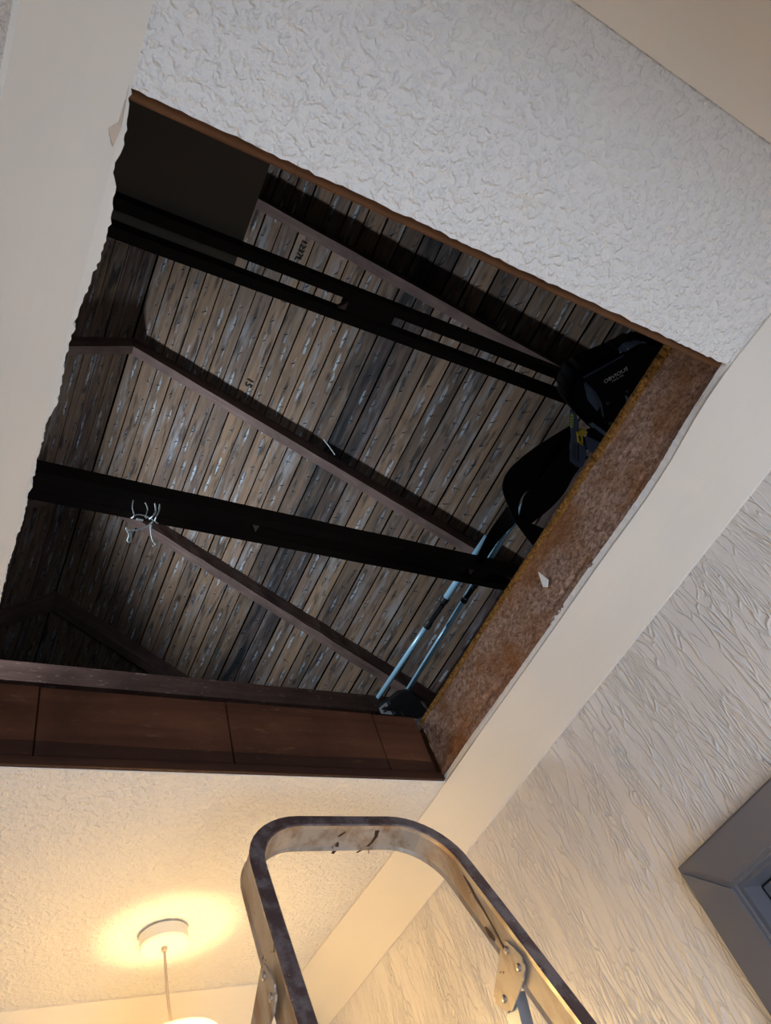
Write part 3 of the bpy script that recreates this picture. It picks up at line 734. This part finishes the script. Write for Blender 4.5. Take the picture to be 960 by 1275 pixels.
# wide belt looping out of the bag
def px_ribbon(L, Rr, zs, th, name):
    n = len(L); lz = [at(x, y, Z=z) for (x, y), z in zip(L, zs)]; rz = [at(x, y, Z=z) for (x, y), z in zip(Rr, zs)]
    bm = bmesh.new(); ribbon(bm, spline(lz, 4), spline(rz, 4), th); return link(name, bm, FABB, bag, smooth=False)
px_ribbon([(714, 527), (672, 553), (649, 570), (632.6, 586), (625.7, 600), (626, 613), (633, 632), (642, 651), (664, 680), (676, 695)],
          [(736, 555), (696, 584), (676, 595), (662, 606), (651, 615), (646, 626), (645, 640), (652, 647), (677, 658), (692, 664)],
          [1.70, 1.69, 1.68, 1.67, 1.66, 1.655, 1.65, 1.645, 1.635, 1.63], .004, 'belt')
px_ribbon([(702, 556), (688, 572), (672, 594), (655, 613), (650, 624), (646, 642)], [(732, 568), (715, 590), (704, 610), (690, 627), (673, 642), (655, 655)],
          [1.66, 1.665, 1.67, 1.675, 1.68, 1.68], .004, 'belt')
px_ribbon([(631, 630), (622, 643), (609, 662), (598, 684), (594, 698)], [(645, 643), (640, 652), (624, 668), (611, 686), (602, 700)],
          [1.70, 1.74, 1.80, 1.85, 1.90], .004, 'belt')

# ------------------------------------------------------------------ ladder
LY = -.34; NRM = Vector((0, 1, LY)).normalized()        # the hoop leans in this plane
lad = empty('step_ladder', V(.58, .35, -CZ), 'worn aluminium stepladder with bent hoop rail and brown paint drips, standing under the hatch', 'ladder')
top = .625; hx = .0038
def lp(x, z): return V(x, .87 + .34*(z-.5), z)
cl = []                                          # centreline of the hoop, left foot to right foot
def xl_(z): return .411 + .04*(.5 - z) * -1
LXc, RXc, rr = .413, .762, .092
for z in (-CZ, -1.2, -.8, -.4, -.1, .1, .3, .45): cl.append((LXc - .04*(.5-z), z))
for k_ in range(0, 11):
    a_ = math.pi - math.pi/2*k_/10; cl.append((LXc + .002 + rr + rr*math.cos(a_), top - rr + rr*math.sin(a_)))
for k_ in range(0, 11):
    a_ = math.pi/2 - math.pi/2*k_/10; cl.append((RXc - .002 - rr + rr*math.cos(a_), top - rr + rr*math.sin(a_)))
for z in (.45, .3, .1, -.1, -.4, -.8, -1.2, -CZ): cl.append((RXc + .04*(.5-z), z))
W2, DP = .0115, .049
bm = bmesh.new(); rows = []
P3 = [lp(x, z) for x, z in cl]
for i, p in enumerate(P3):
    d = (P3[min(i+1, len(P3)-1)] - P3[max(i-1, 0)]).normalized(); side = d.cross(NRM).normalized()   # outward or inward in the plane
    sec = [(-W2, .002), (-W2+.002, 0), (W2-.002, 0), (W2, .002), (W2*.8, .010), (W2*.8, DP-.008), (W2, DP-.002), (W2-.002, DP), (-W2+.002, DP), (-W2, DP-.002), (-W2*.8, DP-.008), (-W2*.8, .010)]
    rows.append([bm.verts.new(p + side*a_ + NRM*b_) for a_, b_ in sec])
for i in range(len(rows)-1):
    for k_ in range(12):
        f_ = bm.faces.new((rows[i][k_], rows[i][(k_+1) % 12], rows[i+1][(k_+1) % 12], rows[i+1][k_]))
        f_.material_index = 1 if k_ in (0, 1, 2) else 0
bm.faces.new(rows[0]); bm.faces.new(rows[-1][::-1])
link('hoop_frame', bm, None, lad, smooth=False, mats=[ALU, LEDGE])
# rear legs, hinge plates with rivets, treads
dirn = Vector((0, .27, -1)).normalized()
for sgn, xx, face in ((-1, .404, -1), (1, .768, -1)):
    xo = xx + (-.013 if sgn < 0 else -.0125)
    pz = [(.862, .402), (.849, .388), (.836, .360), (.846, .345), (.905, .322), (.93, .352)]
    bm = bmesh.new(); prism(bm, [V(xo, y, z) for y, z in pz], (-.0025, 0, 0)); bmesh.ops.recalc_face_normals(bm, faces=bm.faces)
    bmesh.ops.bevel(bm, geom=[e for e in bm.edges if abs(e.verts[0].co.x - e.verts[1].co.x) > .002], offset=.006, segments=3, affect='EDGES')
    pl = link('hinge_plate', bm, ALU, lad)
    for y, z in ((.862, .386), (.852, .358), (.905, .343)):
        bm = bmesh.new(); bmesh.ops.create_uvsphere(bm, u_segments=12, v_segments=8, radius=.0052)
        bmesh.ops.scale(bm, vec=(.45, 1, 1), verts=bm.verts); bmesh.ops.translate(bm, vec=V(xo-.0028, y, z), verts=bm.verts); link('rivet_or_glint', bm, RIV, pl, smooth=True)
    p0 = V(xo + .010, .897, .345); t_ = (p0.z) / -dirn.z
    p1 = p0 + dirn * t_ + Vector((.05*sgn, 0, 0))
    bm = bmesh.new(); ax = Vector((1, 0, 0)); q_ = dirn.cross(ax)
    ra = [bm.verts.new(p0 + ax*a_ + q_*b_) for a_, b_ in ((-.010, -.014), (.010, -.014), (.010, .014), (-.010, .014))]
    rb = [bm.verts.new(p1 + ax*a_ + q_*b_) for a_, b_ in ((-.010, -.014), (.010, -.014), (.010, .014), (-.010, .014))]
    for k_ in range(4): bm.faces.new((ra[k_], ra[(k_+1) % 4], rb[(k_+1) % 4], rb[k_]))
    bm.faces.new(ra); bm.faces.new(rb[::-1]); link('rear_leg', bm, STEEL, lad)
for i in range(6):
    z = -1.40 + .24*i; x0 = LXc - .04*(.5-z) + .010; x1 = RXc + .04*(.5-z) - .010; y = .87 + .34*(z-.5)
    link('tread', boxbm(V(x0, y + .004, z-.012), V(x1, y + .072, z+.012), .003), ALU, lad)
# runs of dried brown paint on the underside of the hoop
def under(px, py):
    d = ray(px, py); up_ = NRM.cross(Vector((1, 0, 0))).normalized(); up_ = up_ if up_.z > 0 else -up_
    p0 = lp(.58, top) - Vector((0, 0, CZ)) - up_*(W2*.8 + .0003); return d * (p0.dot(up_) / d.dot(up_)) + Vector((0, 0, CZ))
def drip(pts, ws, side=None):
    L_, R_ = [], []
    P_ = [under(*p) if side is None else at(*p, X=side) for p in pts]
    bm = bmesh.new(); 
    for i, p in enumerate(P_):
        d = (P_[min(i+1, len(P_)-1)] - P_[max(i-1, 0)]); s2 = d.cross(Vector((0, .32, .947)) if side is None else Vector((1, 0, 0))).normalized() * ws[i]
        L_.append(p + s2); R_.append(p - s2)
    ribbon(bm, L_, R_, .0008); link('paint_drip', bm, DRIP, lad)
drip([(470, 1034), (468, 1042), (463, 1049), (455, 1056), (444, 1062)], [.004, .003, .002, .0016, .001])
drip([(460, 1053), (459, 1063)], [.0008, .0005])
drip([(577, 1090), (585, 1104), (592, 1118), (601, 1132), (611, 1149), (620, 1166), (628, 1183)], [.001, .002, .0022, .0016, .0012, .0012, .0012], .7515)
drip([(604, 1154), (610, 1163), (616, 1171)], [.001, .004, .002], .7515)
drip([(430, 1036), (424, 1040), (421, 1042)], [.001, .002, .001])
drip([(421, 1049), (419, 1056), (414, 1063)], [.0015, .004, .0025])

# ------------------------------------------------------------------ pendant lamp
lamp = empty('pendant_lamp', V(.4617, 1.452, H), 'white pendant lamp with beige flex, glowing near the far end of the ceiling', 'lamp')
bm = bmesh.new(); lathe(bm, V(.4617, 1.452, H), [(.0002, 0), (.041, 0), (.046, -.004), (.046, -.025), (.043, -.029), (.0002, -.030)], 48)
link('ceiling_rose', bm, WHITE, lamp, smooth=False)
bm = bmesh.new(); lathe(bm, V(.4617, 1.452, H-.030), [(.006, 0), (.006, -.006), (.0045, -.008), (.0002, -.008)], 20); link('cord_grip', bm, CORD, lamp)
bm = bmesh.new(); tube(bm, spline([V(.4617, 1.452, H-.033), V(.4622, 1.452, .68), V(.464, 1.452, .62), V(.469, 1.452, .56), V(.474, 1.452, .47)], 5), .0028, 8); link('cord', bm, CORD, lamp, smooth=True)
bm = bmesh.new(); lathe(bm, (BULB[0], BULB[1], CZ+.46), [(.0002, .015), (.012, .012), (.014, -.012), (.010, -.022)], 20); link('bulb_holder', bm, WHITE, lamp)
sh0 = V(.474, 1.452, -.026)
prof = [(.068, .592), (.074, .587), (.088, .55), (.105, .50), (.118, .45), (.123, .42)]
bm = bmesh.new(); lathe(bm, sh0, prof + [(r-.003, z) for r, z in prof[::-1]] + [prof[0]], 56); link('lamp_shade', bm, SHADE, lamp, smooth=True)
bm = bmesh.new(); bmesh.ops.create_uvsphere(bm, u_segments=20, v_segments=12, radius=.010); bmesh.ops.translate(bm, vec=(BULB[0], BULB[1], BULB[2]-.05), verts=bm.verts)
link('bulb', bm, BULBM, lamp, smooth=True)
